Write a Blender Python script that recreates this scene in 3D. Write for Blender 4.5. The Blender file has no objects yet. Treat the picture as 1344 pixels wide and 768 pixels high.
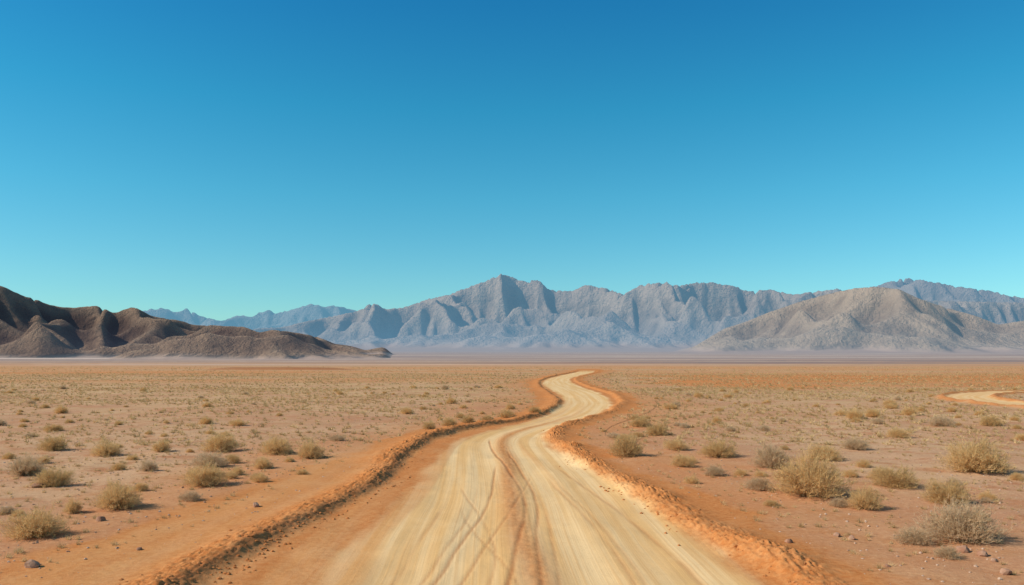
import bpy, bmesh, math, random
import numpy as np
from mathutils import Vector
random.seed(5); RNG = np.random.default_rng(11)
scene = bpy.context.scene
COL = scene.collection
F, H, YH = 1045.0, 3.0, 474.0          # focal length in photo pixels, eye height (m), horizon row

# ------------------------------------------------------------------ noise
def _h(ix, iy, seed):
    n = (ix.astype(np.int64)*374761393 + iy.astype(np.int64)*668265263 + seed*1442695041) & 0xffffffff
    n = ((n ^ (n >> 13))*1274126177) & 0xffffffff
    n = (n ^ (n >> 16)) & 0xffffffff
    return n/4294967295.0*2-1
def vn(x, y, seed=0):
    x = np.asarray(x, float); y = np.asarray(y, float)
    ix = np.floor(x); iy = np.floor(y); fx = x-ix; fy = y-iy
    ux = fx*fx*fx*(fx*(fx*6-15)+10); uy = fy*fy*fy*(fy*(fy*6-15)+10)
    a = _h(ix, iy, seed); b = _h(ix+1, iy, seed); c = _h(ix, iy+1, seed); d = _h(ix+1, iy+1, seed)
    return (a*(1-ux)+b*ux)*(1-uy) + (c*(1-ux)+d*ux)*uy
def fbm(x, y, o=4, seed=0, g=0.5):
    s = 0; a = 1; t = 0
    for i in range(o):
        s = s + a*vn(x*2**i+i*17.3, y*2**i-i*9.7, seed+i); t += a; a *= g
    return s/t
def ss(a, b, x):
    t = np.clip((x-a)/(b-a), 0, 1); return t*t*(3-2*t)
def gsm(a, s):
    if s <= 0: return a
    r = int(s*3)+1; k = np.exp(-0.5*(np.arange(-r, r+1)/s)**2); k /= k.sum()
    return np.convolve(np.pad(a, r, mode='edge'), k, mode='valid')
def blur2(a, s):
    r = int(s*2.5)+1; k = np.exp(-0.5*(np.arange(-r, r+1)/s)**2); k /= k.sum()
    for ax in (0, 1):
        p = np.pad(a, [(r, r) if q == ax else (0, 0) for q in (0, 1)], mode='edge'); n = a.shape[ax]; o = 0
        for i, w in enumerate(k): o = o + w*(p[i:i+n] if ax == 0 else p[:, i:i+n])
        a = o
    return a

# ------------------------------------------------------------------ object helpers
def mesh(name, V, Fc, mat=None, parent=None, smooth=True, attrs=None, uv=None, link=True):
    V = np.asarray(V, np.float32).reshape(-1, 3); Fc = np.asarray(Fc, np.int32)
    k = Fc.shape[1]; me = bpy.data.meshes.new(name)
    me.vertices.add(len(V)); me.vertices.foreach_set('co', V.ravel())
    me.loops.add(Fc.size); me.loops.foreach_set('vertex_index', Fc.ravel())
    me.polygons.add(len(Fc)); me.polygons.foreach_set('loop_start', np.arange(0, Fc.size, k, dtype=np.int32))
    me.polygons.foreach_set('use_smooth', np.full(len(Fc), smooth))
    if attrs:
        for n, a in attrs.items():
            at = me.attributes.new(n, 'FLOAT', 'POINT'); at.data.foreach_set('value', np.asarray(a, np.float32).ravel())
    if uv is not None:
        at = me.attributes.new('flow', 'FLOAT_VECTOR', 'POINT')
        u3 = np.zeros((len(V), 3), np.float32); u3[:, :2] = np.asarray(uv).reshape(-1, 2); at.data.foreach_set('vector', u3.ravel())
    me.update(); me.validate()
    if mat: me.materials.append(mat)
    if not link: return me
    o = bpy.data.objects.new(name, me); COL.objects.link(o)
    if parent: o.parent = parent
    return o
def gridfaces(nr, nc):
    i = np.arange((nr-1)*nc).reshape(nr-1, nc)[:, :-1].ravel()
    return np.stack([i, i+1, i+nc+1, i+nc], 1)
def tag(o, label, cat, group=None, kind=None):
    o['label'] = label; o['category'] = cat
    if group: o['group'] = group
    if kind: o['kind'] = kind
    return o

# ------------------------------------------------------------------ material helpers
def newmat(name):
    m = bpy.data.materials.new(name); m.use_nodes = True
    nt = m.node_tree; nt.nodes.clear(); return m, nt
class N:
    def __init__(s, nt): s.nt = nt
    def n(s, t, **kw):
        nd = s.nt.nodes.new(t)
        for k, v in kw.items(): setattr(nd, k, v)
        return nd
    def put(s, sock, v):
        if isinstance(v, bpy.types.NodeSocket): s.nt.links.new(v, sock)
        elif isinstance(v, (tuple, list)) and len(v) == 3 and sock.type == 'RGBA': sock.default_value = (*v, 1)
        else: sock.default_value = v
    def math(s, op, a, b=0.0, clamp=False):
        nd = s.n('ShaderNodeMath', operation=op, use_clamp=clamp); s.put(nd.inputs[0], a); s.put(nd.inputs[1], b); return nd.outputs[0]
    def mix(s, f, a, b, mode='MIX'):
        nd = s.n('ShaderNodeMix', data_type='RGBA', blend_type=mode); s.put(nd.inputs[0], f); s.put(nd.inputs[6], a); s.put(nd.inputs[7], b); return nd.outputs[2]
    def noise(s, vec, scale, detail=4, rough=.55):
        nd = s.n('ShaderNodeTexNoise'); s.put(nd.inputs['Vector'], vec); nd.inputs['Scale'].default_value = scale
        nd.inputs['Detail'].default_value = detail; nd.inputs['Roughness'].default_value = rough; return nd.outputs[0]
    def mr(s, v, a, b, c=0.0, d=1.0, sm=True):
        nd = s.n('ShaderNodeMapRange'); nd.interpolation_type = 'SMOOTHSTEP' if sm else 'LINEAR'
        s.put(nd.inputs[0], v)
        for i, q in enumerate((a, b, c, d)): nd.inputs[i+1].default_value = q
        return nd.outputs[0]
    def attr(s, name, out='Fac'):
        nd = s.n('ShaderNodeAttribute', attribute_name=name); return nd.outputs[out]
    def vscale(s, v, sc):
        nd = s.n('ShaderNodeVectorMath', operation='MULTIPLY'); s.put(nd.inputs[0], v); nd.inputs[1].default_value = sc; return nd.outputs[0]

FARC, FARHZ, FARF = (.37, .265, .21), (.265, .335, .43), .70  # distant base tint, haze emission colour and amount, painting aerial perspective
# ground / road / berm material (world-space noise + terrain attributes)
def make_earth():
    m, nt = newmat('desert_earth'); g = N(nt)
    pos = g.n('ShaderNodeNewGeometry').outputs['Position']
    sep = g.n('ShaderNodeSeparateXYZ'); g.put(sep.inputs[0], pos); Y = sep.outputs[1]
    big = g.noise(pos, .11, 5, .6); mid = g.noise(pos, .9, 5, .65); fine = g.noise(pos, 9, 5, .7); grit = g.noise(pos, 45, 3, .7)
    c = g.mix(g.mr(big, .38, .62), (.475, .243, .130), (.56, .335, .185))
    c = g.mix(g.mr(mid, .46, .68), c, (.44, .190, .085))
    c = g.mix(g.math('MULTIPLY', g.mr(fine, .52, .70), .45), c, (.69, .47, .29))
    c = g.mix(g.math('MULTIPLY', g.mr(fine, .46, .32), .55), c, (.30, .15, .085))
    c = g.mix(g.math('MULTIPLY', g.mr(grit, .56, .68), .65), c, (.21, .125, .085))
    c = g.mix(g.math('MULTIPLY', g.mr(grit, .42, .30), .40), c, (.74, .56, .40))
    scr = g.noise(pos, .35, 6, .75)
    c = g.mix(g.math('MULTIPLY', g.mr(scr, .42, .62), g.mr(Y, 25, 90, .12, .65)), c, (.51, .365, .165))
    band = g.noise(g.vscale(pos, (.004, .02, 1)), 1.0, 5, .6)
    c = g.mix(g.math('MULTIPLY', g.mr(band, .40, .58), g.mr(Y, 110, 240, 0, .8)), c, (.55, .255, .105))
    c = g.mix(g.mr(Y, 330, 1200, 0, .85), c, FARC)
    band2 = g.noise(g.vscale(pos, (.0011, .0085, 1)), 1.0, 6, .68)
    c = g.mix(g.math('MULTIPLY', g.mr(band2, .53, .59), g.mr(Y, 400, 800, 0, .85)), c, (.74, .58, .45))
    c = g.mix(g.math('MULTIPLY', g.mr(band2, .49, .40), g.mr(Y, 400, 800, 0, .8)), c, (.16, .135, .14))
    oc = g.mix(g.mr(fine, .35, .65), (.49, .168, .046), (.58, .245, .083))
    oc = g.mix(g.math('MULTIPLY', g.mr(grit, .55, .75), .45), oc, (.32, .098, .030))
    oc = g.mix(g.math('MULTIPLY', g.mr(mid, .45, .68), .25), oc, (.63, .335, .145))
    c = g.mix(g.attr('orange'), c, oc)
    fl = g.attr('flow', 'Vector')
    st = g.noise(g.vscale(fl, (2.4, .05, 1)), 1.0, 4, .5)
    st2 = g.noise(g.vscale(fl, (17.0, .10, 1)), 1.0, 3, .6)
    pc = g.mix(g.mr(st, .38, .64), (.78, .535, .270), (.71, .425, .172))
    pc = g.mix(g.math('MULTIPLY', g.mr(st2, .50, .66), .34), pc, (.62, .33, .12))
    pc = g.mix(g.math('MULTIPLY', g.mr(mid, .5, .75), .2), pc, (.80, .57, .30))
    pc = g.mix(g.math('MULTIPLY', g.mr(fine, .53, .72), .26), pc, (.60, .37, .16))
    pc = g.mix(g.math('MULTIPLY', g.mr(grit, .60, .74), .30), pc, (.44, .26, .12))
    c = g.mix(g.attr('pale'), c, pc)
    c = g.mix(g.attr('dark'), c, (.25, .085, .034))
    b = g.n('ShaderNodeBump'); b.inputs['Strength'].default_value = .55; b.inputs['Distance'].default_value = .03
    hh = g.math('ADD', fine, g.math('MULTIPLY', grit, .4))
    hh = g.math('MULTIPLY', hh, g.math('SUBTRACT', 1.0, g.math('MULTIPLY', g.attr('pale'), .66)))
    hh = g.math('ADD', hh, g.math('MULTIPLY', st2, g.math('MULTIPLY', g.attr('pale'), .4)))
    g.put(b.inputs['Height'], hh)
    d = g.n('ShaderNodeBsdfPrincipled'); g.put(d.inputs['Base Color'], c); d.inputs['Roughness'].default_value = 1
    d.inputs['Specular IOR Level'].default_value = .05; g.put(d.inputs['Normal'], b.outputs[0])
    e = g.n('ShaderNodeEmission'); g.put(e.inputs[0], FARHZ); e.inputs[1].default_value = 1  # aerial haze painted as emission that grows with distance along Y
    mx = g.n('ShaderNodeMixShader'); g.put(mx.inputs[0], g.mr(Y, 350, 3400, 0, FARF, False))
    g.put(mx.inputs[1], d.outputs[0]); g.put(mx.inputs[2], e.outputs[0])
    o = g.n('ShaderNodeOutputMaterial'); g.put(o.inputs[0], mx.outputs[0]); return m
EARTH = make_earth()

def make_rockmat(name, rock, rock2, dust, haze, hz_lo, hz_hi, z0, z1, sc, dusty=1.0, gul=.4):
    m, nt = newmat(name); g = N(nt)
    geo = g.n('ShaderNodeNewGeometry'); pos = geo.outputs['Position']
    sp = g.n('ShaderNodeSeparateXYZ'); g.put(sp.inputs[0], pos)
    n1 = g.noise(pos, sc*.25, 6, .6); n2 = g.noise(pos, sc*1.5, 6, .7)
    c = g.mix(g.mr(n1, .4, .6), rock, rock2)
    c = g.mix(g.math('MULTIPLY', g.mr(n2, .48, .7), .5), c, tuple(x*.5 for x in rock))
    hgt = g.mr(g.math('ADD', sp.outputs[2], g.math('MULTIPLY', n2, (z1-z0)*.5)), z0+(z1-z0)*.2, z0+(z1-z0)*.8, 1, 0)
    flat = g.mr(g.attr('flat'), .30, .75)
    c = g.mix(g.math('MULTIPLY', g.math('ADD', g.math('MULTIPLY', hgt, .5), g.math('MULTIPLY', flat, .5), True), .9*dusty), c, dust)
    c = g.mix(g.math('MULTIPLY', g.attr('gully_shade'), gul), c, tuple(x*.5 for x in rock))  # cavity shade put into the base colour, like ambient occlusion
    c = g.mix(g.math('MULTIPLY', g.attr('crest_light'), .35), c, dust)  # convex crests lightened toward dust, painted as if catching light
    ft = g.attr('foot')
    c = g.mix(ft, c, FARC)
    b = g.n('ShaderNodeBump'); b.inputs['Strength'].default_value = .9; b.inputs['Distance'].default_value = .8/sc
    g.put(b.inputs['Height'], g.math('MULTIPLY', n2, g.math('SUBTRACT', 1.0, ft)))
    d = g.n('ShaderNodeBsdfPrincipled'); g.put(d.inputs['Base Color'], c); d.inputs['Roughness'].default_value = 1
    d.inputs['Specular IOR Level'].default_value = .03; g.put(d.inputs['Normal'], b.outputs[0])
    e = g.n('ShaderNodeEmission'); g.put(e.inputs[0], g.mix(ft, haze, FARHZ)); e.inputs[1].default_value = 1  # fixed haze glow mixed into the rock, standing in for the air
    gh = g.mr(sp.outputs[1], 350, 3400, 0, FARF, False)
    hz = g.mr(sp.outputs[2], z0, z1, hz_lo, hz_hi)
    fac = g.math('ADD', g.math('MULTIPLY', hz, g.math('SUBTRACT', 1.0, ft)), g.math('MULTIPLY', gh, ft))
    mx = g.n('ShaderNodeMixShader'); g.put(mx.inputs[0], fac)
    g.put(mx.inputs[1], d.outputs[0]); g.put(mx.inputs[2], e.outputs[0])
    o = g.n('ShaderNodeOutputMaterial'); g.put(o.inputs[0], mx.outputs[0]); return m

def plantmat(name, c1, c2, rough=.9, trans=.25):
    m, nt = newmat(name); g = N(nt)
    r = g.n('ShaderNodeObjectInfo').outputs['Random']
    tc = g.n('ShaderNodeNewGeometry').outputs['Position']
    n1 = g.noise(tc, 6, 3, .6)
    f = g.math('ADD', g.math('MULTIPLY', r, .5), g.math('MULTIPLY', g.mr(n1, .35, .65), .5))
    c = g.mix(f, c1, c2)
    d = g.n('ShaderNodeBsdfDiffuse'); g.put(d.inputs[0], c)
    t = g.n('ShaderNodeBsdfTranslucent'); g.put(t.inputs[0], c)
    mx = g.n('ShaderNodeMixShader'); mx.inputs[0].default_value = trans
    g.put(mx.inputs[1], d.outputs[0]); g.put(mx.inputs[2], t.outputs[0])
    o = g.n('ShaderNodeOutputMaterial'); g.put(o.inputs[0], mx.outputs[0]); return m
def stonemat(name, c1, c2):
    m, nt = newmat(name); g = N(nt)
    pos = g.n('ShaderNodeNewGeometry').outputs['Position']
    n1 = g.noise(pos, 14, 5, .65); n2 = g.noise(pos, 3, 2, .5)
    c = g.mix(g.mr(n2, .35, .65), c1, c2); c = g.mix(g.math('MULTIPLY', g.mr(n1, .5, .7), .5), c, tuple(x*.55 for x in c1))
    b = g.n('ShaderNodeBump'); b.inputs['Strength'].default_value = .6; b.inputs['Distance'].default_value = .01; g.put(b.inputs['Height'], n1)
    d = g.n('ShaderNodeBsdfPrincipled'); g.put(d.inputs['Base Color'], c); d.inputs['Roughness'].default_value = .95
    d.inputs['Specular IOR Level'].default_value = .1; g.put(d.inputs['Normal'], b.outputs[0])
    o = g.n('ShaderNodeOutputMaterial'); g.put(o.inputs[0], d.outputs[0]); return m

# ------------------------------------------------------------------ road curves (metres; measured at given distance)
LY = np.linspace(math.log(3), math.log(320), 3000)
def curve(pts, s=34):
    p = np.array(pts, float)
    return gsm(np.interp(LY, np.log(p[:, 0]), p[:, 1]), s)
def ev(c, Y): return np.interp(np.log(np.clip(Y, 3, 320)), LY, c)
def pxs(l):   # (photo row, photo column) -> (Y, X)
    return [(F*H/(y-YH), (x-672)*H/(y-YH)) for y, x in l]
EL = curve([(3, -2.7)]+pxs([(768, 405), (700, 470), (650, 535), (620, 560), (600, 573), (580, 592), (570, 612), (560, 660), (550, 700), (540, 725), (530, 741), (520, 739), (512, 724), (505, 712), (499, 714), (495, 726), (491.5, 742), (489.7, 752)])+[(320, 29)])
ER = curve([(3, 3.6)]+pxs([(768, 1000), (700, 905), (650, 830), (620, 785), (600, 753), (580, 716), (570, 708), (560, 722), (550, 760), (540, 792), (530, 804), (520, 795), (512, 776), (505, 757), (499, 746), (495, 751), (491.5, 766), (489.7, 776)])+[(320, 33)])
BL = curve([(3, -4.6)]+pxs([(768, 232), (735, 285), (695, 358), (665, 424), (640, 470), (620, 503), (600, 520), (585, 538), (572, 566), (562, 605), (553, 662), (545, 703), (535, 728), (525, 733), (515, 718), (508, 706), (500, 706), (495, 720), (491.5, 737), (489.7, 747)])+[(320, 28)])
BR = curve([(3, 4.3)]+pxs([(768, 1062), (740, 1018), (700, 944), (660, 868), (630, 812), (600, 762), (580, 730), (570, 720), (560, 732), (550, 768), (540, 802), (530, 818), (520, 812), (512, 788), (505, 766), (499, 754), (495, 758), (491.5, 772), (489.7, 782)])+[(320, 34)])

def g0(x, y):                                   # open plain
    r = np.clip(y-500, 0, None)
    z = .0175*r*(r/(r+350))
    z = z + .10*fbm(x*.09, y*.09, 3, 3)*ss(0, 30, np.abs(y)+5) + .035*fbm(x*.7, y*.7, 3, 8)*ss(200, 40, y)
    z = z + 1.0*ss(7, 0, np.abs(y-268+3*np.sin(x*.07)))*ss(-108, -92, x)*ss(-46, -66, x)
    return z
def orange_f(x, y):
    bl = ev(BL, y); br = ev(BR, y)
    n = fbm(x*.8, y*.5, 4, 21); n2 = fbm(x*.15, y*.1, 3, 22)
    dl = bl-x; dr = x-br
    wl_ = 1.3+1.3*ss(30, 14, y)
    o = np.where(dl > 0, .95*ss(wl_+.6, wl_-.5, dl+n*.9)+.50*ss(8, 1.5, dl+n2*3), .92*ss(1.7, .4, dr+n*.9)+.58*ss(8, 1.0, dr+n2*3))
    far = ss(75, 95, y)*ss(230, 160, y)*ss(4, 16, x+n2*10-br)*.95*ss(-.4, .1, fbm(x*.02, y*.05, 3, 33)+.15)
    farl = ss(95, 140, y)*ss(260, 190, y)*ss(1, 8, bl-x)*.75*ss(-.25, .3, fbm(x*.012, y*.05, 3, 34))
    bend = .9*ss(7, 1, bl-x)*ss(100, 112, y)*ss(150, 130, y)*(dl > 0)
    o = o*ss(330, 240, y)
    return np.clip(np.maximum(np.maximum(o, far), np.maximum(farl, bend)), 0, 1)
def pale_f(x, y):                               # smooth dusty shoulder outside the left berm
    dl = ev(BL, y)-x
    return .30*ss(.35, .8, dl)*ss(3.0, 1.7, dl+.6*fbm(x*.8, y*.5, 3, 21))*ss(34, 20, y)*(.6+.4*fbm(dl*2.5, y*.1, 3, 25))

OL = lambda Y: ev(BL, Y)-1.8-.012*Y
OR = lambda Y: ev(BR, Y)+1.8+.012*Y

# ------------------------------------------------------------------ main road ribbon
Yr = np.exp(np.arange(math.log(4.2), math.log(300), .0029)); nr = len(Yr)
def seg(a, b, n, end=False):
    t = np.linspace(0, 1, n, endpoint=end); return a[:, None]*(1-t)+b[:, None]*t
ol, bl, el, er, br, orr = OL(Yr), ev(BL, Yr), ev(EL, Yr), ev(ER, Yr), ev(BR, Yr), OR(Yr)
bli = np.minimum(bl+.45, el-.02); bri = np.maximum(br-.45, er+.02)
X = np.concatenate([seg(ol, bl-.5, 24), seg(bl-.5, bli, 44), seg(bli, el, 34), seg(el, er, 170), seg(er, bri, 14), seg(bri, br+.5, 44), seg(br+.5, orr, 24, True)], 1)
nL, nR = 68, 68+34+170+14
nc = X.shape[1]; YY = np.repeat(Yr[:, None], nc, 1)
BLg, BRg, ELg, ERg = bl[:, None], br[:, None], el[:, None], er[:, None]
fade = ss(262, 205, YY)
inside = ss(-.05, .5, X-BLg)*ss(-.05, .5, BRg-X)
base = g0(X, YY)+.006+.0002*YY
clump = np.abs(vn(X*5.5, YY*5.5, 41))*.40+np.abs(vn(X*12, YY*12, 42))*.40+np.abs(vn(X*26, YY*26, 43))*.3
def bermshape(x, y, bl_, br_):
    ir = np.clip(.6+1.0*fbm(x*.4, y*.5, 3, 44), .2, 1.4)
    w1 = x-bl_+.36*fbm(y*.45, y*.1, 4, 45); w2 = x-br_+.28*fbm(y*.42, y*.1, 4, 46)
    a, b = .20+.10*ir, .21+.11*ir
    q1 = np.exp(-(np.where(w1 > 0, w1/a, w1/(a*2.3)))**2); q2 = np.exp(-(np.where(w2 < 0, w2/b, w2/(b*1.7)))**2)
    return ir, w1, w2, q1, q2
irr, wl, wr, bL, bR = bermshape(X, YY, BLg, BRg)
berm = bL*(.06+.09*irr)+bR*(.04+.08*irr)
cl = (np.clip(bL*1.35, 0, 1)+np.clip(bR*1.35, 0, 1))
z = base*1.0 + (berm + cl*(clump-.2)*(.05+.08*irr)*ss(90, 25, YY))*fade - .055*inside*fade
v = (X-ELg)/(ERg-ELg)
Xm = X-(ELg+ERg)/2
wig = lambda s, a: a*fbm(YY*.12, YY*.0+s, 2, 50+s)
onroad = ss(-.02, .04, v)*ss(1.02, .96, v)
tr = 0*X
for (vc, w, dpt) in ((.17, .34, .014), (.36, .40, .022), (.62, .42, .022), (.84, .36, .014)):
    d = (v-vc-wig(int(vc*100), .02))*(ERg-ELg); tr = tr - dpt*np.exp(-(d/w)**4)
z = z + tr*onroad*ss(80, 30, YY)
cs = (v-.49-.03*np.sin(YY*.33-1.2))*(ERg-ELg)
strip = np.exp(-((cs+.08*fbm(YY*.4, YY*.0, 3, 60))/.26)**2)*ss(60, 30, YY)*onroad
z = z + strip*(.006+.012*np.abs(vn(X*9, YY*5, 61)))
def linedist(pts):
    p = np.array(sorted(pxs(pts))); q = gsm(np.interp(Yr, p[:, 0], p[:, 1]), 22)[:, None]
    return np.abs(X-q+.03*fbm(YY*.5, YY*0, 2, 77)), ss(p[:, 0].min()-.2, p[:, 0].min()+.3, YY)*ss(p[:, 0].max()+1, p[:, 0].max()-1, YY)
marks = 0*X
for pts, w, a in (([(790, 548), (768, 566), (750, 578), (730, 591), (700, 613), (670, 634), (640, 648), (612, 650)], .028, .75),
                  ([(790, 585), (768, 600), (735, 622), (700, 648), (675, 664), (645, 684), (625, 700)], .026, .6),
                  ([(820, 655), (790, 662), (740, 672), (700, 682), (680, 688), (665, 690), (640, 686), (615, 668), (592, 648), (575, 640)], .04, 1.0),
                  ([(820, 722), (790, 718), (740, 708), (700, 703), (665, 706), (635, 698), (610, 680), (590, 664)], .036, .75),
                  ([(768, 838), (720, 808), (690, 780), (660, 752), (630, 722)], .04, .4),
                  ([(768, 852), (720, 820), (690, 790), (660, 761), (630, 730)], .03, .3),
                  ([(790, 742), (768, 735), (720, 728), (690, 722), (660, 712), (630, 698)], .03, .45),
                  ([(790, 532), (768, 548), (730, 575), (700, 600), (670, 618), (640, 626)], .026, .45),
                  ([(768, 512), (730, 536), (700, 556), (665, 580)], .04, .35),
                  ([(768, 640), (720, 655), (690, 640), (660, 622), (640, 600)], .025, .5),
                  ([(768, 690), (735, 660), (700, 628), (670, 600)], .024, .4),
                  ([(768, 930), (720, 880), (680, 828), (640, 775), (610, 728)], .05, .45)):
    d, en = linedist(pts)
    brk = .4+.6*ss(-.5, .15, fbm(X*1.2, YY*.7, 3, 80+int(w*1000)))
    k = np.exp(-(d/w)**2)*en*brk; marks = np.maximum(marks, k*a); z = z-.014*k*a + .008*np.exp(-((d-.06)/.025)**2)*en*a*np.abs(vn(X*14, YY*14, 81))
z = z + .008*fbm(X*2.0, YY*.5, 4, 62)*inside*ss(80, 20, YY)
pale_n = fbm(X*1.6, YY*.5, 4, 63)
pe = ss(-.25, .25, np.minimum(X-ELg, (ERg-X))+pale_n*.3)
pale = pe*(1-.75*strip)*(1-.6*np.clip(marks, 0, 1))
pale = pale*(1-.42*ss(.0, .45, fbm(v*6, YY*.04, 3, 64))*ss(70, 25, YY))
sh = np.where(X < ELg, ss(-.6, .9, fbm((X-ELg)*1.8, YY*.10, 3, 65)), 0)*inside
pale = np.clip(np.maximum(np.maximum(pale, sh*.38), pale_f(X, YY)), 0, 1)*fade
orange = np.maximum(orange_f(X, YY), inside*.92)
orange = np.clip(orange*fade+(1-fade)*orange_f(X, YY), 0, 1)
dark = np.clip(marks*.36 + strip*.08*np.abs(vn(X*6, YY*3, 66)) + cl*.42*ss(.30, .05, clump)*ss(60, 20, YY) + .62*bL*ss(-.08, .2, wl)*ss(60, 20, YY)*ss(-.5, .0, fbm(X*3, YY*3, 3, 67)+.15), 0, .75)  # rut marks, plus rust-dark shade painted on left berm's inner side and clump creases
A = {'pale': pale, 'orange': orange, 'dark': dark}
UV = np.stack([Xm, YY], 2)
def piece(name, a, b, label, cat):
    s = slice(a, b+1)
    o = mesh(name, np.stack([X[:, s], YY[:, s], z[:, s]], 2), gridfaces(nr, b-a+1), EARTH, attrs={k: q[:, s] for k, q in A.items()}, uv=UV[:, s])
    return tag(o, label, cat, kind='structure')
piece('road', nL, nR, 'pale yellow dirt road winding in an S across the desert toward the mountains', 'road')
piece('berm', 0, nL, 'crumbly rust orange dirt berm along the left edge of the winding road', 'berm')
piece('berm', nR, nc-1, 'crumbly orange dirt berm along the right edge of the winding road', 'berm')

def road_z(x, y):
    i = ss(-.05, .5, x-ev(BL, y))*ss(-.05, .5, ev(BR, y)-x)
    ir, w1, w2, q1, q2 = bermshape(x, y, ev(BL, y), ev(BR, y))
    return g0(x, y)+q1*(.06+.10*ir)+q2*(.04+.09*ir)-.055*i

# ------------------------------------------------------------------ side road on the right
cp = np.array([(95, 92), (68, 83), (52, 76.5), (43.5, 73.5), (38.6, 68), (35.8, 61.5), (34.3, 55), (33.8, 49), (34.6, 43), (38, 36), (46, 29), (60, 22)], float)
t = np.linspace(0, len(cp)-1, 500); cx = gsm(np.interp(t, np.arange(len(cp)), cp[:, 0]), 14); cy = gsm(np.interp(t, np.arange(len(cp)), cp[:, 1]), 14)
tx = np.gradient(cx); ty = np.gradient(cy); L = np.hypot(tx, ty); nxx, nyy = -ty/L, tx/L
off = np.linspace(-3.0, 3.0, 61)
SX = cx[:, None]+nxx[:, None]*off; SY = cy[:, None]+nyy[:, None]*off; OF = np.repeat(off[None], 500, 0)
nn = fbm(SX*.9, SY*.9, 3, 90)
sb = np.exp(-((np.abs(OF)-1.9)/.3)**2)
sz = g0(SX, SY)+.03+sb*(.16+.1*nn)*ss(3, 2.5, np.abs(OF))-.03*ss(2.4, 3, np.abs(OF))
side = mesh('side_road', np.stack([SX, SY, sz], 2), gridfaces(500, 61), EARTH,
     attrs={'pale': .9*ss(1.75, 1.4, np.abs(OF)+nn*.3), 'orange': np.maximum(orange_f(SX, SY), ss(2.9, 2.0, np.abs(OF)+nn*.5)*.9), 'dark': sb*.12}, uv=np.stack([OF, np.repeat(np.cumsum(L)[:, None], 61, 1)], 2))
tag(side, 'bend of a second pale dirt track on the far right of the plain', 'road', kind='structure')
def side_d(x, y): return np.min(np.hypot(cx-x, cy-y))

# ------------------------------------------------------------------ ground
Yg = np.concatenate([np.linspace(-20, 4, 50, endpoint=False), np.geomspace(4, 400, 800, endpoint=False), np.geomspace(400, 16000, 200)])
u = np.linspace(-1, 1, 620); u = .75*u+.25*u**3
GX = u[None]*(26+1.05*np.abs(Yg[:, None])); GY = np.repeat(Yg[:, None], 620, 1)
GZ = g0(GX, GY)
low = ss(.35, .85, GX-OL(GY))*ss(.35, .85, OR(GY)-GX)*ss(3.8, 5.2, GY)*ss(298, 285, GY)
GZ = GZ-low*(.45)
gd = .6*ss(7, 1, np.abs(GY-266+3*np.sin(GX*.07)))*ss(-108, -96, GX)*ss(-46, -60, GX)  # low mound darkened by colour, since the sun alone would not shade it
behind = ss(5.0, 4.0, GY)*ss(-2.9, -2.5, GX)*ss(3.8, 3.4, GX)
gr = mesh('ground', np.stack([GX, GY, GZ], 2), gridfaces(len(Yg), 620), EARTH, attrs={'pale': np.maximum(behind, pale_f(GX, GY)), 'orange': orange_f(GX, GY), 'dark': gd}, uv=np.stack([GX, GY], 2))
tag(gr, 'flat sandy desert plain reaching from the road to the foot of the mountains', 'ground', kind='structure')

# ------------------------------------------------------------------ mountains: uplift + stream erosion
def erode(U, k, D, iters, seed, m=.5, dp=1):
    ny, nx = U.shape; r = np.random.default_rng(seed)
    h = r.random(U.shape)*.6+U*2; A_ = np.ones(ny*nx)
    idx = np.arange(ny*nx).reshape(ny, nx)
    hc_i = idx[1:-1, 1:-1]
    for it in range(iters):
        hc = h[1:-1, 1:-1]; best = np.zeros_like(hc); rec = hc_i.copy(); hr = hc.copy(); ds = np.ones_like(hc)
        for dy in (-1, 0, 1):
            for dx in (-1, 0, 1):
                if dx == 0 and dy == 0: continue
                dd = math.hypot(dx, dy); nb = h[1+dy:ny-1+dy, 1+dx:nx-1+dx]; s = (hc-nb)/dd; mk = s > best
                best = np.where(mk, s, best); rec = np.where(mk, idx[1+dy:ny-1+dy, 1+dx:nx-1+dx], rec); hr = np.where(mk, nb, hr); ds = np.where(mk, dd, ds)
        rf = rec.ravel(); src = hc_i.ravel(); ok = rf != src; rf = rf[ok]; sf = src[ok]
        for _ in range(12 if it < iters-1 else 40):
            A_ = 1+np.bincount(rf, A_[sf], ny*nx)
        Fk = k*A_.reshape(ny, nx)[1:-1, 1:-1]**m/ds*(best > 0)
        h[1:-1, 1:-1] = (hc+U[1:-1, 1:-1]+Fk*hr)/(1+Fk)
        for _ in range(dp):
            lap = h[:-2, 1:-1]+h[2:, 1:-1]+h[1:-1, :-2]+h[1:-1, 2:]-4*h[1:-1, 1:-1]
            h[1:-1, 1:-1] += D*lap
        h[0] = h[-1] = 0; h[:, 0] = h[:, -1] = 0
    return h
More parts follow.
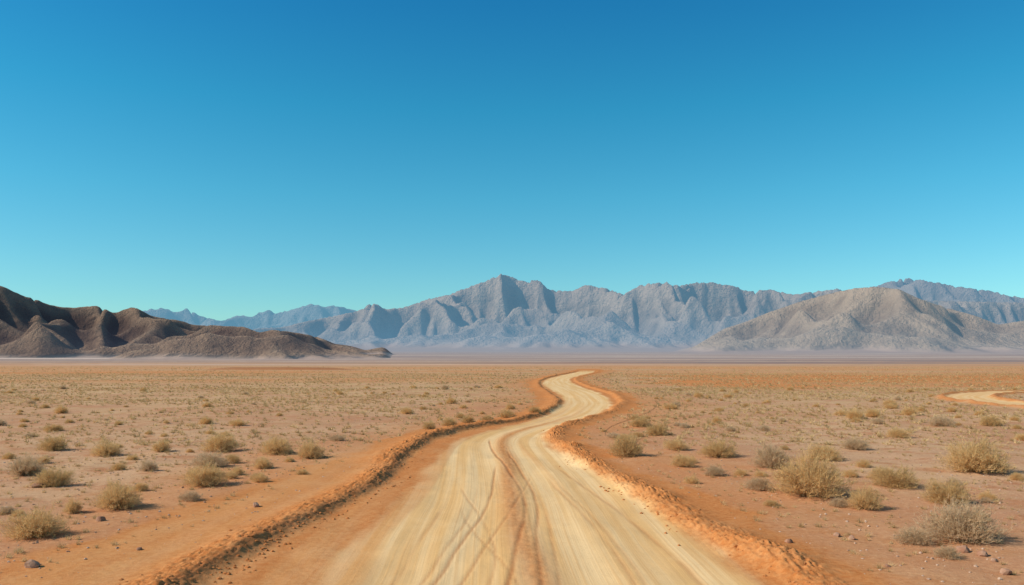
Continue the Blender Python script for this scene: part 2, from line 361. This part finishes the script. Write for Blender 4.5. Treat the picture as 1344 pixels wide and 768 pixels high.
def mountain(name, label, x0, x1, y0, y1, dx, yc, wf, wb, sil, mat, seed, k=.10, D=.14, iters=130, foot=.2, ridge_w=200, cat='mountains',
             bands=(), nsc=900., namp=1.0, jag=.05, apron=.06, exag=1.5, dp=1, footh=.06, fine=(.86, 1.16), sm1=14, sm2=3.5, bmod=.8):
    nx = int((x1-x0)/dx); ny = int((y1-y0)/dx)
    gx, gy = np.meshgrid(np.linspace(x0, x1, nx), np.linspace(y0, y1, ny))
    sp = np.array(sil, float); PX = 672+F*gx/gy; b0 = g0(gx, gy)-1.5
    need = np.maximum(H+(YH-np.interp(PX, sp[:, 0], sp[:, 1]))/F*gy-b0, 1.5)
    nrm = need/need.max()
    e = np.zeros_like(gx); wob = fbm(gx/nsc*1.3, gy/nsc*1.3, 3, seed+3)
    for q, (yc_, wf_, wb_, amp) in enumerate([(yc, wf, wb, 1.0)]+list(bands)):
        ycx = yc_(gx)+ridge_w*fbm(gx/nsc*.8, gx*0, 3, seed+q*5)
        d = gy-ycx
        eq = np.where(d < 0, 1+d/wf_(gx), 1-d/wb_(gx))+.28*wob
        if q: eq = eq+bmod*1.3*fbm(gx/nsc*.9, gx*0+q, 2, seed+40+q)-.1
        e = np.maximum(e, np.clip(eq, 0, 1)*amp)
    U = (foot+(1-foot)*e)*ss(0, .15, e)*np.clip(.8+namp*fbm(gx/nsc*1.8, gy/nsc*1.8, 3, seed+9), .15, 2)*(.06+nrm)
    edge = np.minimum(np.minimum(np.arange(nx), nx-1-np.arange(nx))[None]/14., np.minimum(np.arange(ny), ny-1-np.arange(ny))[:, None]/8.)
    U *= np.clip(edge, 0, 1)
    h = erode(U, k, D, iters, seed, dp=dp)
    h = h/np.percentile(h, 99.8)*need.max()
    hs = blur2(h, 11); h = np.maximum(hs+exag*(h-hs), 0)*ss(0, .03*need.max(), h)
    h = h*(1+jag*(1-2*np.abs(fbm(gx/dx/9, gy/dx/9, 4, seed+70, .6))))
    nb = 700; pa, pb = sp[0, 0], sp[-1, 0]; bi = np.clip(((PX-pa)/(pb-pa)*nb).astype(int), 0, nb-1); gi = np.arange(nb)
    for s_, lo, hi in ((sm1*2, .3, 3), (sm1, .5, 2), (sm1*.5, .7, 1.4), (sm2, *fine)):
        q = h/need; mx = np.zeros(nb); np.maximum.at(mx, bi.ravel(), q.ravel())
        okk = mx > .05*np.median(mx[mx > 0])
        r = 1/np.interp(gi, gi[okk], mx[okk]); md = np.median(r)
        if s_ == sm1*2: r = np.clip(r, lo*md, hi*md)
        else: r = np.clip(r, lo, hi)
        r = gsm(r, s_*nb/(pb-pa))
        h = h*np.interp(PX, pa+(gi+.5)/nb*(pb-pa), r)
    E = blur2((e > .02).astype(float)*np.clip(edge, 0, 1), 14)
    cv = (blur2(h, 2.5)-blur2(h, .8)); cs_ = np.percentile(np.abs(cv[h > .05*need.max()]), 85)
    h = h + apron*need*E*np.clip(edge/3, 0, 1)
    zz = b0+h
    gyy, gxx = np.gradient(h, (y1-y0)/(ny-1), (x1-x0)/(nx-1)); slope = np.hypot(gxx, gyy)
    flat = 1-np.clip(slope/.9, 0, 1)
    ft = 1-ss(.25*footh, 1.6*footh, h/need.max()+.02*fbm(gx/nsc*5, gy/nsc*5, 3, seed+90))
    o = mesh(name, np.stack([gx, gy, zz], 2), gridfaces(ny, nx), mat, attrs={'flat': flat, 'foot': ft, 'gully_shade': np.clip(cv/cs_, 0, 1), 'crest_light': np.clip(-cv/cs_, 0, 1)})
    return tag(o, label, cat, kind='structure')
c = lambda v_: (lambda x: v_+0*x)
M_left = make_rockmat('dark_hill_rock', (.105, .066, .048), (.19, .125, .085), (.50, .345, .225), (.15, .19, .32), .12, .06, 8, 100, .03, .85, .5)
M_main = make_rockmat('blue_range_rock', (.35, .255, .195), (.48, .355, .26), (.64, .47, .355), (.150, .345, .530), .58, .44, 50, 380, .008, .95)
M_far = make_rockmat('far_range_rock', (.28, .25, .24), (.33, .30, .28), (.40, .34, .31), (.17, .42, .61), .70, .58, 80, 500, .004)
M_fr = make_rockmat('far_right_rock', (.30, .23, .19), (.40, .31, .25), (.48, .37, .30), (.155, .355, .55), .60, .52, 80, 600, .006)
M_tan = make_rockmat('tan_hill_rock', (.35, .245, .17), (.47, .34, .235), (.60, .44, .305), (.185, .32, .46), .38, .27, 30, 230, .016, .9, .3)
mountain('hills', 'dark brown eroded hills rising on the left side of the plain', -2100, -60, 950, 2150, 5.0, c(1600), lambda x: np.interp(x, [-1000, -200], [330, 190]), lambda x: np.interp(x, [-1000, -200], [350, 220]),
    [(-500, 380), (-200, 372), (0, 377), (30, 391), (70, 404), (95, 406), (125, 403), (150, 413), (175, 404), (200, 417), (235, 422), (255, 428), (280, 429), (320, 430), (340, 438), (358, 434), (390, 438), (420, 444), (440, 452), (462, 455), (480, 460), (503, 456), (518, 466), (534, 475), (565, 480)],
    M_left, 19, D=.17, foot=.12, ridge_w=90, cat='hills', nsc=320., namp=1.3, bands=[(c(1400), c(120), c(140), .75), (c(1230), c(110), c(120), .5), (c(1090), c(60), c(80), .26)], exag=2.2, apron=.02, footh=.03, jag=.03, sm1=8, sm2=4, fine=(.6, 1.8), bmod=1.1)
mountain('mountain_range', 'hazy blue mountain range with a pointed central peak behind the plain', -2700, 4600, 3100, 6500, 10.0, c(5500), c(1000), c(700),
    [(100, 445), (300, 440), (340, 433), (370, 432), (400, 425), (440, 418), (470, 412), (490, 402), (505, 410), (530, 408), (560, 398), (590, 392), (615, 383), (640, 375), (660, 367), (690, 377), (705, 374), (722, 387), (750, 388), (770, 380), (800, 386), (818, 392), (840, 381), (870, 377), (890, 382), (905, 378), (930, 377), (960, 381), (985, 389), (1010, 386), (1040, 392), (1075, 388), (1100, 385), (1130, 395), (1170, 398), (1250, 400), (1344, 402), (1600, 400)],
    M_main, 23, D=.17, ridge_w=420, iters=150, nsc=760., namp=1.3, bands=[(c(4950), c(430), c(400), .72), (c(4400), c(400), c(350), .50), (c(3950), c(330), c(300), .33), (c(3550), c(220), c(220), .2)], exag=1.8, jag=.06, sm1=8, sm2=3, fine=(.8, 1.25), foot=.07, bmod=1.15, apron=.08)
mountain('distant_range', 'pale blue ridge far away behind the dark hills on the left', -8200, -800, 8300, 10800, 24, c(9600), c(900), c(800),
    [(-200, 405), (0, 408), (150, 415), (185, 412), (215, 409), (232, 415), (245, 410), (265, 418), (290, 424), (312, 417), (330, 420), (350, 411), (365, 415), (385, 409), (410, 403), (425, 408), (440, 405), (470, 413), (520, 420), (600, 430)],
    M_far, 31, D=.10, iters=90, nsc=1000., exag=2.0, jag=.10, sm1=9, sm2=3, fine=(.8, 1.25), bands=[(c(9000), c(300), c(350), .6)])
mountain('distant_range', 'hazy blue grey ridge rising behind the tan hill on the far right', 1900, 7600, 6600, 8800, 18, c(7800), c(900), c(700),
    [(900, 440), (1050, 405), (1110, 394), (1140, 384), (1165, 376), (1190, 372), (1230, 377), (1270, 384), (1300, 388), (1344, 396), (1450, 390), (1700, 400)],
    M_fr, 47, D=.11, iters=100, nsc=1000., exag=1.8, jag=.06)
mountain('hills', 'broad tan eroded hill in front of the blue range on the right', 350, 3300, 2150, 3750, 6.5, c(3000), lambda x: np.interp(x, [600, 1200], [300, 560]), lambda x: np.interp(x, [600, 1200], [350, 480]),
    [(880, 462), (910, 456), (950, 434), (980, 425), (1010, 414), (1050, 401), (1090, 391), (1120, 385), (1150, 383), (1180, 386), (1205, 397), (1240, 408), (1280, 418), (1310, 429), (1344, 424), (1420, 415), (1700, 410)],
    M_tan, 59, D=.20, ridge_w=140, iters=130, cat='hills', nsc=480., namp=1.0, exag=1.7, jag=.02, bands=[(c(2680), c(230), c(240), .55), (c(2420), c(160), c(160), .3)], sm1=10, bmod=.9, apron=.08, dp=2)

# ------------------------------------------------------------------ shrubs
def ribbons(P, W):       # P (n,s,3) centre points, W (n,s) half widths -> quads
    n, s, _ = P.shape
    T = P[:, -1]-P[:, 0]; rnd = RNG.normal(size=(n, 3)); S_ = np.cross(T, rnd); S_ /= np.linalg.norm(S_, axis=1)[:, None]+1e-9
    V = np.stack([P-S_[:, None]*W[..., None], P+S_[:, None]*W[..., None]], 2).reshape(-1, 3)
    i = (np.arange(n)[:, None]*s+np.arange(s-1)[None]).ravel()*2
    return V, np.stack([i, i+1, i+3, i+2], 1)
def proto(ns, ntw, nlf, ht, upr, seed, lump=.25, leaf=.012):
    global RNG; RNG = np.random.default_rng(seed)
    ph = RNG.random(ns)*2*math.pi; th = np.arccos(1-RNG.random(ns)*.95)*upr
    d = np.stack([np.sin(th)*np.cos(ph), np.sin(th)*np.sin(ph), np.cos(th)], 1)
    Ln = .5*(1+lump*(vn(d[:, 0]*2.3+9, d[:, 1]*2.3+d[:, 2]*1.7, seed)))*(.62+.42*RNG.random(ns))
    tt = np.array([0, .3, .65, 1.]); b = RNG.normal(size=(ns, 3))*.045; b[:, 2] = 0
    bend = RNG.normal(size=(ns, 3))*.08
    P = b[:, None]+d[:, None]*Ln[:, None, None]*tt[None, :, None]+bend[:, None]*(tt*(1-tt)*2)[None, :, None]+np.array([0, 0, 1])*(.10*np.sin(tt*3.1))[None, :, None]*Ln[:, None, None]
    P[..., 2] = np.maximum(P[..., 2]*ht*2, 0.0)
    SV, SF = ribbons(P, np.repeat((.0046-.0036*tt)[None], ns, 0))
    si = RNG.integers(0, ns, ntw); ta = .30+.70*RNG.random(ntw)**.8
    k = np.clip((ta*3).astype(int), 0, 2); fr = ta*3-k
    st = P[si, k]*(1-fr)[:, None]+P[si, k+1]*fr[:, None]
    dd = d[si]+RNG.normal(size=(ntw, 3))*.55; dd[:, 2] = np.abs(dd[:, 2])*.9+.2; dd /= np.linalg.norm(dd, axis=1)[:, None]
    ln = .05+.08*RNG.random(ntw)
    t3 = np.array([0, .5, 1.]); TP = st[:, None]+dd[:, None]*ln[:, None, None]*t3[None, :, None]+RNG.normal(size=(ntw, 1, 3))*.012*(t3*(1-t3)*4)[None, :, None]
    TV, TF = ribbons(TP, np.repeat(np.array([.0020, .0017, .0008])[None], ntw, 0))
    li = RNG.integers(0, ntw, nlf); lt = .2+.85*RNG.random(nlf)
    lc = st[li]+dd[li]*ln[li][:, None]*lt[:, None]+RNG.normal(size=(nlf, 3))*.014; lc[:, 2] = np.maximum(lc[:, 2], .01)
    ld = dd[li]+RNG.normal(size=(nlf, 3))*.6; ld /= np.linalg.norm(ld, axis=1)[:, None]
    LP = lc[:, None]+ld[:, None]*(leaf*(1+RNG.random(nlf)))[:, None, None]*np.array([-1, 0, 1.])[None, :, None]
    LV, LF = ribbons(LP, np.repeat(np.array([.0006, .0022, .0006])[None], nlf, 0))
    return (SV, SF), (np.concatenate([TV, LV]), np.concatenate([TF, LF+len(TV)]))
MS = plantmat('dry_stem', (.44, .29, .15), (.54, .37, .20), trans=.2)
MG = {'gold': plantmat('golden_dry_foliage', (.70, .455, .20), (.78, .54, .255), trans=.42),
      'grey': plantmat('grey_dry_foliage', (.61, .43, .25), (.68, .49, .30), trans=.40),
      'olive': plantmat('olive_dry_foliage', (.63, .41, .18), (.70, .475, .215), trans=.40)}
PR = {}
for kd, (ns, nt_, nl, ht, up) in {'gold': (400, 3400, 6000, .40, 1.0), 'grey': (340, 3200, 5600, .38, 1.0), 'olive': (380, 3400, 6000, .36, 1.02)}.items():
    PR[kd] = []
    for q in range(3):
        (SV, SF), (FV, FF) = proto(ns, nt_, nl, ht, up, 100+q*7+len(kd), leaf=.012, lump=.2)
        sme = mesh('stems', SV, SF, MS, link=False, smooth=False); fme = mesh('foliage', FV, FF, MG[kd], link=False, smooth=False)
        cv = mesh('shrub', np.concatenate([SV[::1], FV]), np.concatenate([SF, FF+len(SV)]), MG[kd], link=False, smooth=False)
        PR[kd].append((sme, fme, cv))
placed = []
def shrub(px, py, w, hr, kind, label, group=None, name='shrub', whole=True, Xw=None, Yw=None, Ww=None):
    if Xw is None:
        Yw = F*H/(py-YH); Xw = (px-672)*Yw/F; Ww = w*Yw/F
    zz = float(g0(np.array([Xw]), np.array([Yw]))[0])
    if OL(Yw) < Xw < OR(Yw): zz = float(road_z(np.array([Xw]), np.array([Yw]))[0])
    sme, fme, cv = random.choice(PR[kind]); rz = random.random()*6.28
    if whole:
        o = bpy.data.objects.new(name, None)
        for nm, me in (('stems', sme), ('foliage', fme)):
            ch = bpy.data.objects.new(nm, me); COL.objects.link(ch); ch.parent = o
    else: o = bpy.data.objects.new(name, cv)
    COL.objects.link(o)
    o.location = (Xw, Yw, zz-.01); o.rotation_euler = (0, 0, rz); s = Ww*1.0
    o.scale = (s*random.uniform(.95, 1.05), s*random.uniform(.9, 1.1), s*hr/.40)
    placed.append((Xw, Yw, Ww*.5)); tag(o, label, 'shrub', group); return o
big = [
 (45, 703, 76, .50, 'gold', 'golden dry shrub nearest the left bottom corner, its shadow on bare sand'),
 (155, 666, 58, .62, 'gold', 'tall straw coloured shrub standing right of the nearest golden one on the left'),
 (70, 636, 52, .50, 'olive', 'olive brown shrub close to the left edge, behind the corner shrub'),
 (35, 621, 52, .52, 'grey', 'grey brown shrub at the left edge just behind the olive brown one'),
 (70, 590, 40, .50, 'olive', 'small rounded olive brown shrub farther back near the left edge'),
 (140, 596, 42, .45, 'gold', 'low golden shrub right of the small rounded one on the left'),
 (268, 637, 58, .50, 'gold', 'front shrub of the clump of three in the middle of the left plain'),
 (276, 612, 48, .42, 'grey', 'greyish middle shrub of the clump of three on the left plain'),
 (290, 591, 50, .48, 'gold', 'rearmost shrub of the clump of three on the left plain'),
 (363, 595, 44, .55, 'gold', 'rounded golden shrub left of the one nearest the left berm'),
 (408, 600, 40, .55, 'gold', 'rounded golden shrub closest to the bend of the left berm'),
 (250, 657, 30, .45, 'grey', 'tiny grey shrub just in front of the clump of three on the left'),
 (96, 672, 26, .70, 'gold', 'thin straw tuft between the corner shrub and the tall straw one'),
 (195, 617, 26, .6, 'grey', 'thin grey tuft between the left edge shrubs and the clump of three'),
 (212, 592, 26, .6, 'gold', 'narrow straw tuft left of the rearmost shrub of the clump of three'),
 (345, 614, 26, .6, 'gold', 'small straw tuft in front of the two rounded golden shrubs on the left'),
 (305, 607, 26, .5, 'olive', 'small olive brown tuft at the right side of the clump of three'),
 (1063, 651, 104, .52, 'gold', 'largest golden shrub in the middle of the right plain'),
 (1262, 708, 96, .55, 'grey', 'large grey brown shrub nearest the right bottom corner'),
 (1200, 711, 52, .42, 'grey', 'low pale shrub touching the left side of the right corner shrub'),
 (1280, 622, 86, .50, 'gold', 'wide golden shrub close to the right edge, farther back'),
 (1012, 615, 52, .62, 'grey', 'upright grey shrub left of the largest golden one'),
 (1175, 641, 66, .42, 'olive', 'low wide olive brown shrub right of the largest golden one'),
 (1135, 667, 50, .55, 'gold', 'rounded golden shrub in front and right of the largest one'),
 (1242, 660, 64, .50, 'olive', 'rounded olive brown shrub between the right corner shrub and the wide golden one'),
 (1243, 731, 34, .5, 'grey', 'small grey tuft at the bottom right, in front of the corner shrub'),
 (822, 599, 52, .58, 'olive', 'rounded olive brown shrub nearest the right berm at the bend'),
 (862, 571, 32, .55, 'olive', 'small dark shrub behind the rounded one by the right berm'),
 (840, 560, 28, .5, 'olive', 'rearmost small shrub near the right berm beyond the bend'),
 (887, 591, 34, .45, 'gold', 'small golden shrub right of the rounded one by the right berm'),
 (943, 601, 48, .50, 'olive', 'olive brown shrub midway between the right berm and the upright grey shrub'),
 (897, 613, 36, .42, 'gold', 'low golden shrub in front of the olive brown one beyond the right berm'),
 (938, 624, 32, .45, 'grey', 'low grey tuft in front of the olive brown shrub right of the road'),
 (996, 644, 36, .5, 'grey', 'small grey shrub left of the foot of the largest golden one'),
 (1082, 607, 52, .40, 'gold', 'low golden shrub directly behind the largest one'),
 (1122, 592, 38, .45, 'grey', 'grey shrub behind and right of the largest golden one'),
 (1157, 631, 34, .5, 'gold', 'small golden shrub behind the low wide olive brown one on the right'),
 (1100, 665, 26, .5, 'grey', 'tiny grey tuft left of the rounded golden shrub on the right'),
 (1305, 622, 34, .5, 'grey', 'small grey shrub at the right side of the wide golden one'),
 (1235, 560, 34, .45, 'grey', 'grey shrub far back on the right plain below the side track'),
 (1300, 560, 30, .5, 'olive', 'olive brown shrub far back at the right edge below the side track'),
 (1180, 574, 32, .42, 'gold', 'low golden shrub far back on the right plain, left of the grey one'),
 (563, 563, 20, .55, 'olive', 'first and nearest of the six small shrubs lined up behind the left berm'),
 (590, 559, 22, .55, 'olive', 'second of the six small shrubs lined up behind the left berm'),
 (614, 555, 22, .5, 'olive', 'third of the six small shrubs lined up behind the left berm'),
 (640, 552, 18, .5, 'olive', 'fourth of the six small shrubs lined up behind the left berm'),
 (666, 547, 24, .5, 'olive', 'fifth of the six small shrubs lined up behind the left berm'),
 (702, 543, 18, .5, 'olive', 'last and farthest of the six small shrubs lined up behind the left berm')]
for b_ in big: shrub(*b_)
def free(x, y, r, gap=.9):
    if ev(BL, y)-1.5-r < x < ev(BR, y)+1.4+r: return False
    if 20 < y < 95 and side_d(x, y) < 2.4+r: return False
    return all((x-a)**2+(y-b)**2 > (gap*(r+c_))**2 for a, b, c_ in placed)
cnt = 0; tries = 0
while cnt < 235 and tries < 20000:
    tries += 1
    Yw = 15+ (random.random()**1.1)*75; Xw = random.uniform(-.66, .66)*Yw
    wd = random.choice([.3, .35, .4, .5, .6, .85])*random.uniform(.8, 1.2)
    if Yw < 30: wd = min(wd, .42)
    if not free(Xw, Yw, wd/2, 1.2): continue
    if fbm(np.array([Xw*.07]), np.array([Yw*.07]), 2, 5)[0] < random.uniform(-.6, .15): continue
    sidew = 'left' if Xw < ev(BL, Yw) else 'right'
    zone = 'near' if Yw < 32 else ('middle distance' if Yw < 60 else 'far')
    lab = {'near': 'small dry tuft scattered among the larger shrubs %s of the road', 'middle distance': 'small dry shrub in the middle distance on the plain %s of the road', 'far': 'tiny looking dry shrub far out on the plain %s of the road'}[zone] % sidew
    shrub(0, 0, 0, random.uniform(.36, .55), random.choice(['gold', 'olive', 'grey', 'gold', 'gold']), lab, '%s shrubs scattered %s of the road' % (zone, sidew), whole=False, Xw=Xw, Yw=Yw, Ww=wd); cnt += 1

# ------------------------------------------------------------------ low scrub (uncountable)
def tufts(xs, ys, sz_, nb, wmul):
    n = len(xs); r = np.random.default_rng(77+nb)
    zb = g0(xs, ys)
    ph = r.random((n, nb))*6.283; th = r.random((n, nb))**.7*1.25; ln = sz_[:, None]*(.5+.6*r.random((n, nb)))
    tip = np.stack([np.sin(th)*np.cos(ph)*ln, np.sin(th)*np.sin(ph)*ln, np.cos(th)*ln*.85+.01], 2)
    b = r.normal(size=(n, nb, 3))*sz_[:, None, None]*.22; b[..., 2] = 0
    base_ = np.stack([xs, ys, zb], 1)[:, None]+b
    sd = np.stack([-np.sin(ph+.7), np.cos(ph+.7), 0*ph], 2)*(sz_[:, None, None]*wmul)
    V = np.stack([base_-sd, base_+sd, base_+tip], 2).reshape(-1, 3)
    return V, np.arange(len(V)).reshape(-1, 3)
r = np.random.default_rng(3)
def scat(n, ya, yb, pw=2.0):
    Y_ = (r.random(n)*(yb**pw-ya**pw)+ya**pw)**(1/pw); X_ = (r.random(n)*2-1)*(.72*Y_+3)
    m_ = ((X_ < ev(BL, Y_)-1.3) | (X_ > ev(BR, Y_)+1.0)) & (fbm(X_*.12, Y_*.12, 3, 12) > r.random(n)*.9-.65)
    m_ &= (X_ > ev(BR, Y_)) | (X_ < ev(BL, Y_)-1.3-1.6*ss(30, 16, Y_)*r.random(n))
    m_ &= np.array([True if not (22 < y < 92 and x > 28) else side_d(x, y) > 2.2 for x, y in zip(X_, Y_)])
    return X_[m_], Y_[m_]
MT = [plantmat('scrub_straw', (.64, .435, .205), (.73, .53, .275), trans=.35), plantmat('scrub_olive', (.50, .33, .15), (.58, .40, .19), trans=.35)]
for i, mt in enumerate(MT):
    Vs = []; Fs = []; o_ = 0
    for (n, ya, yb, nb, wm, s0, s1) in ((3600, 9, 34, 44, .035, .03, .14), (14000, 28, 90, 20, .08, .06, .27), (13500, 85, 190, 11, .14, .12, .34), (4500, 180, 420, 8, .22, .2, .42)):
        a, b = scat(n, ya, yb); s_ = s0+(s1-s0)*r.random(len(a))**2
        V, Fc = tufts(a, b, s_, nb, wm); Vs.append(V); Fs.append(Fc+o_); o_ += len(V)
    o = mesh('scrub', np.concatenate(Vs), np.concatenate(Fs), mt, smooth=False)
    tag(o, ['straw coloured low tufts speckling the whole desert plain', 'olive brown low tufts speckling the whole desert plain'][i], 'scrub', kind='stuff')

# ------------------------------------------------------------------ stones and clods
bm = bmesh.new(); bmesh.ops.create_icosphere(bm, subdivisions=2, radius=1); bm.verts.ensure_lookup_table()
IV = np.array([v_.co[:] for v_ in bm.verts]); IF = np.array([[v_.index for v_ in f.verts] for f in bm.faces]); bm.free()
bm = bmesh.new(); bmesh.ops.create_icosphere(bm, subdivisions=1, radius=1); bm.verts.ensure_lookup_table()
JV = np.array([v_.co[:] for v_ in bm.verts]); JF = np.array([[v_.index for v_ in f.verts] for f in bm.faces]); bm.free()
def rockverts(B, seed, amp=.35):
    rr = np.random.default_rng(seed); V = B.copy()
    for _ in range(9):
        n_ = rr.normal(size=3); n_ /= np.linalg.norm(n_); dlim = .62+.25*rr.random(); dd = V@n_; m_ = dd > dlim
        V[m_] -= np.outer(dd[m_]-dlim, n_)
    V *= 1+amp*.3*vn(B[:, 0]*2+seed, B[:, 1]*2+B[:, 2]*3, seed)[:, None]
    return V*np.array([1, .8+.3*rr.random(), .6+.25*rr.random()])
def lumps(xs, ys, zs, sizes, seed):
    rr = np.random.default_rng(seed); vs = [rockverts(JV, 200+q) for q in range(14)]; k = len(JV)
    out = np.empty((len(xs), k, 3)); a = rr.random(len(xs))*6.283; w = rr.integers(0, 14, len(xs)); ca, sa = np.cos(a), np.sin(a)
    S = np.stack(vs)[w]*sizes[:, None, None]
    out[..., 0] = S[..., 0]*ca[:, None]-S[..., 1]*sa[:, None]+xs[:, None]; out[..., 1] = S[..., 0]*sa[:, None]+S[..., 1]*ca[:, None]+ys[:, None]; out[..., 2] = S[..., 2]+(zs+sizes*.25)[:, None]
    return out.reshape(-1, 3), (JF[None]+(np.arange(len(xs))*k)[:, None, None]).reshape(-1, 3)
MC = stonemat('orange_clod', (.43, .150, .043), (.53, .215, .075)); MR = stonemat('desert_stone', (.32, .15, .085), (.44, .27, .18)); MP = stonemat('pebble', (.34, .20, .13), (.60, .43, .31))
rr = np.random.default_rng(9)
n = 9500; yy = 7+(rr.random(n)**1.6)*38; sd = rr.random(n) < .62
xx = np.where(sd, ev(BL, yy)+rr.normal(size=n)*.32+.12-.36*fbm(yy*.45, yy*.1, 4, 45), ev(BR, yy)+rr.normal(size=n)*.27-.02-.28*fbm(yy*.42, yy*.1, 4, 46)); szs = .005+.040*rr.random(n)**4.0
V, Fc = lumps(xx, yy, road_z(xx, yy), szs, 4)
tag(mesh('dirt_clods', V, Fc, MC, smooth=False), 'loose orange dirt clods crumbled along both berms of the road', 'clods', kind='stuff')
n = 13000; yy = 7+(rr.random(n)**1.3)*40; xx = (rr.random(n)*2-1)*(.7*yy+3); mk = (xx < ev(BL, yy)-.6) | (xx > ev(BR, yy)+.6); xx, yy = xx[mk], yy[mk]
V, Fc = lumps(xx, yy, g0(xx, yy), .006+.030*rr.random(len(xx))**4, 5)
tag(mesh('pebbles', V, Fc, MP, smooth=False), 'small pebbles scattered over the sand on both sides of the road', 'pebbles', kind='stuff')
rocks = [(42, 745, 20, 'reddish stone on the bare sand at the left bottom corner'), (132, 683, 14, 'small stone on the sand in front of the tall straw coloured shrub'),
 (50, 638, 16, 'brown stone lying left of the olive brown shrub at the left edge'), (336, 666, 12, 'small stone on the sand between the clump of three and the left berm'),
 (1098, 702, 12, 'left one of two small stones right of the right berm'), (1118, 706, 10, 'right one of two small stones right of the right berm'),
 (1035, 714, 12, 'reddish stone lying on the outer foot of the right berm'), (1264, 722, 18, 'pale brown stone directly in front of the right corner shrub'),
 (1290, 728, 14, 'brown stone right of the pale brown one by the right corner shrub'), (1320, 752, 16, 'brown stone at the right bottom corner of the plain'),
 (1305, 736, 10, 'smallest stone near the right corner, behind the bottom one'), (1165, 746, 9, 'small lone stone at the bottom between right berm and corner shrub'), (182, 722, 9, 'small lone stone left of the left berm near the bottom')]
for i, (px, py, w, lab) in enumerate(rocks):
    Yw = F*H/(py-YH); Xw = (px-672)*Yw/F; s = w*Yw/F/2
    o = mesh('stone', rockverts(IV, 300+i)*s, IF, MR, smooth=False)
    zf = road_z if OL(Yw) < Xw < OR(Yw) else g0
    o.location = (Xw, Yw, float(zf(np.array([Xw]), np.array([Yw]))[0])+s*.3); o.rotation_euler = (0, 0, i*1.3); tag(o, lab, 'stone')

# ------------------------------------------------------------------ light, sky, camera
el_ = math.radians(36); az = math.radians(-102)       # from the left, slightly behind the camera
sunv = Vector((math.sin(az)*math.cos(el_), math.cos(az)*math.cos(el_), math.sin(el_)))
L_ = bpy.data.lights.new('sun', 'SUN'); L_.energy = 4.9; L_.angle = math.radians(.53); L_.color = (1, .91, .78)
so = bpy.data.objects.new('sun', L_); COL.objects.link(so); so.rotation_euler = (-sunv).to_track_quat('-Z', 'Y').to_euler(); so.location = (-30, -10, 40)
w = bpy.data.worlds.new('World'); scene.world = w; w.use_nodes = True; nt = w.node_tree; nt.nodes.clear(); g = N(nt)
sky = g.n('ShaderNodeTexSky', sky_type='NISHITA'); sky.sun_disc = False; sky.sun_elevation = el_; sky.sun_rotation = az
sky.altitude = 900; sky.air_density = 1.0; sky.dust_density = .3; sky.ozone_density = 2.0
tc = g.n('ShaderNodeTexCoord'); sp = g.n('ShaderNodeSeparateXYZ'); g.put(sp.inputs[0], tc.outputs['Generated'])
rp = g.n('ShaderNodeValToRGB'); g.put(rp.inputs[0], sp.outputs[2]); cr = rp.color_ramp
cr.elements[0].position = 0; cr.elements[0].color = (.50, .77, .77, 1); cr.elements[1].position = 1; cr.elements[1].color = (.95, .85, .80, 1)
for p_, c_ in ((.10, (.42, .84, .83)), (.20, (.27, .89, .90)), (.30, (.15, .86, .93)), (.42, (.09, .73, .95))):
    e_ = cr.elements.new(p_); e_.color = (*c_, 1)
bg = g.n('ShaderNodeBackground'); g.put(bg.inputs[0], g.mix(1.0, sky.outputs[0], rp.outputs[0], 'MULTIPLY')); bg.inputs[1].default_value = .145
wo = g.n('ShaderNodeOutputWorld'); g.put(wo.inputs[0], bg.outputs[0])
cd = bpy.data.cameras.new('camera'); co = bpy.data.objects.new('camera', cd); COL.objects.link(co)
co.location = (0, 0, H); co.rotation_euler = (math.radians(90), 0, 0); cd.sensor_width = 36; cd.lens = F/1344*36
cd.shift_y = (YH-384)/1344; cd.clip_end = 40000; cd.clip_start = .1
scene.camera = co
scene.view_settings.view_transform = 'Standard'; scene.view_settings.look = 'None'; scene.view_settings.exposure = 0; scene.view_settings.gamma = 1
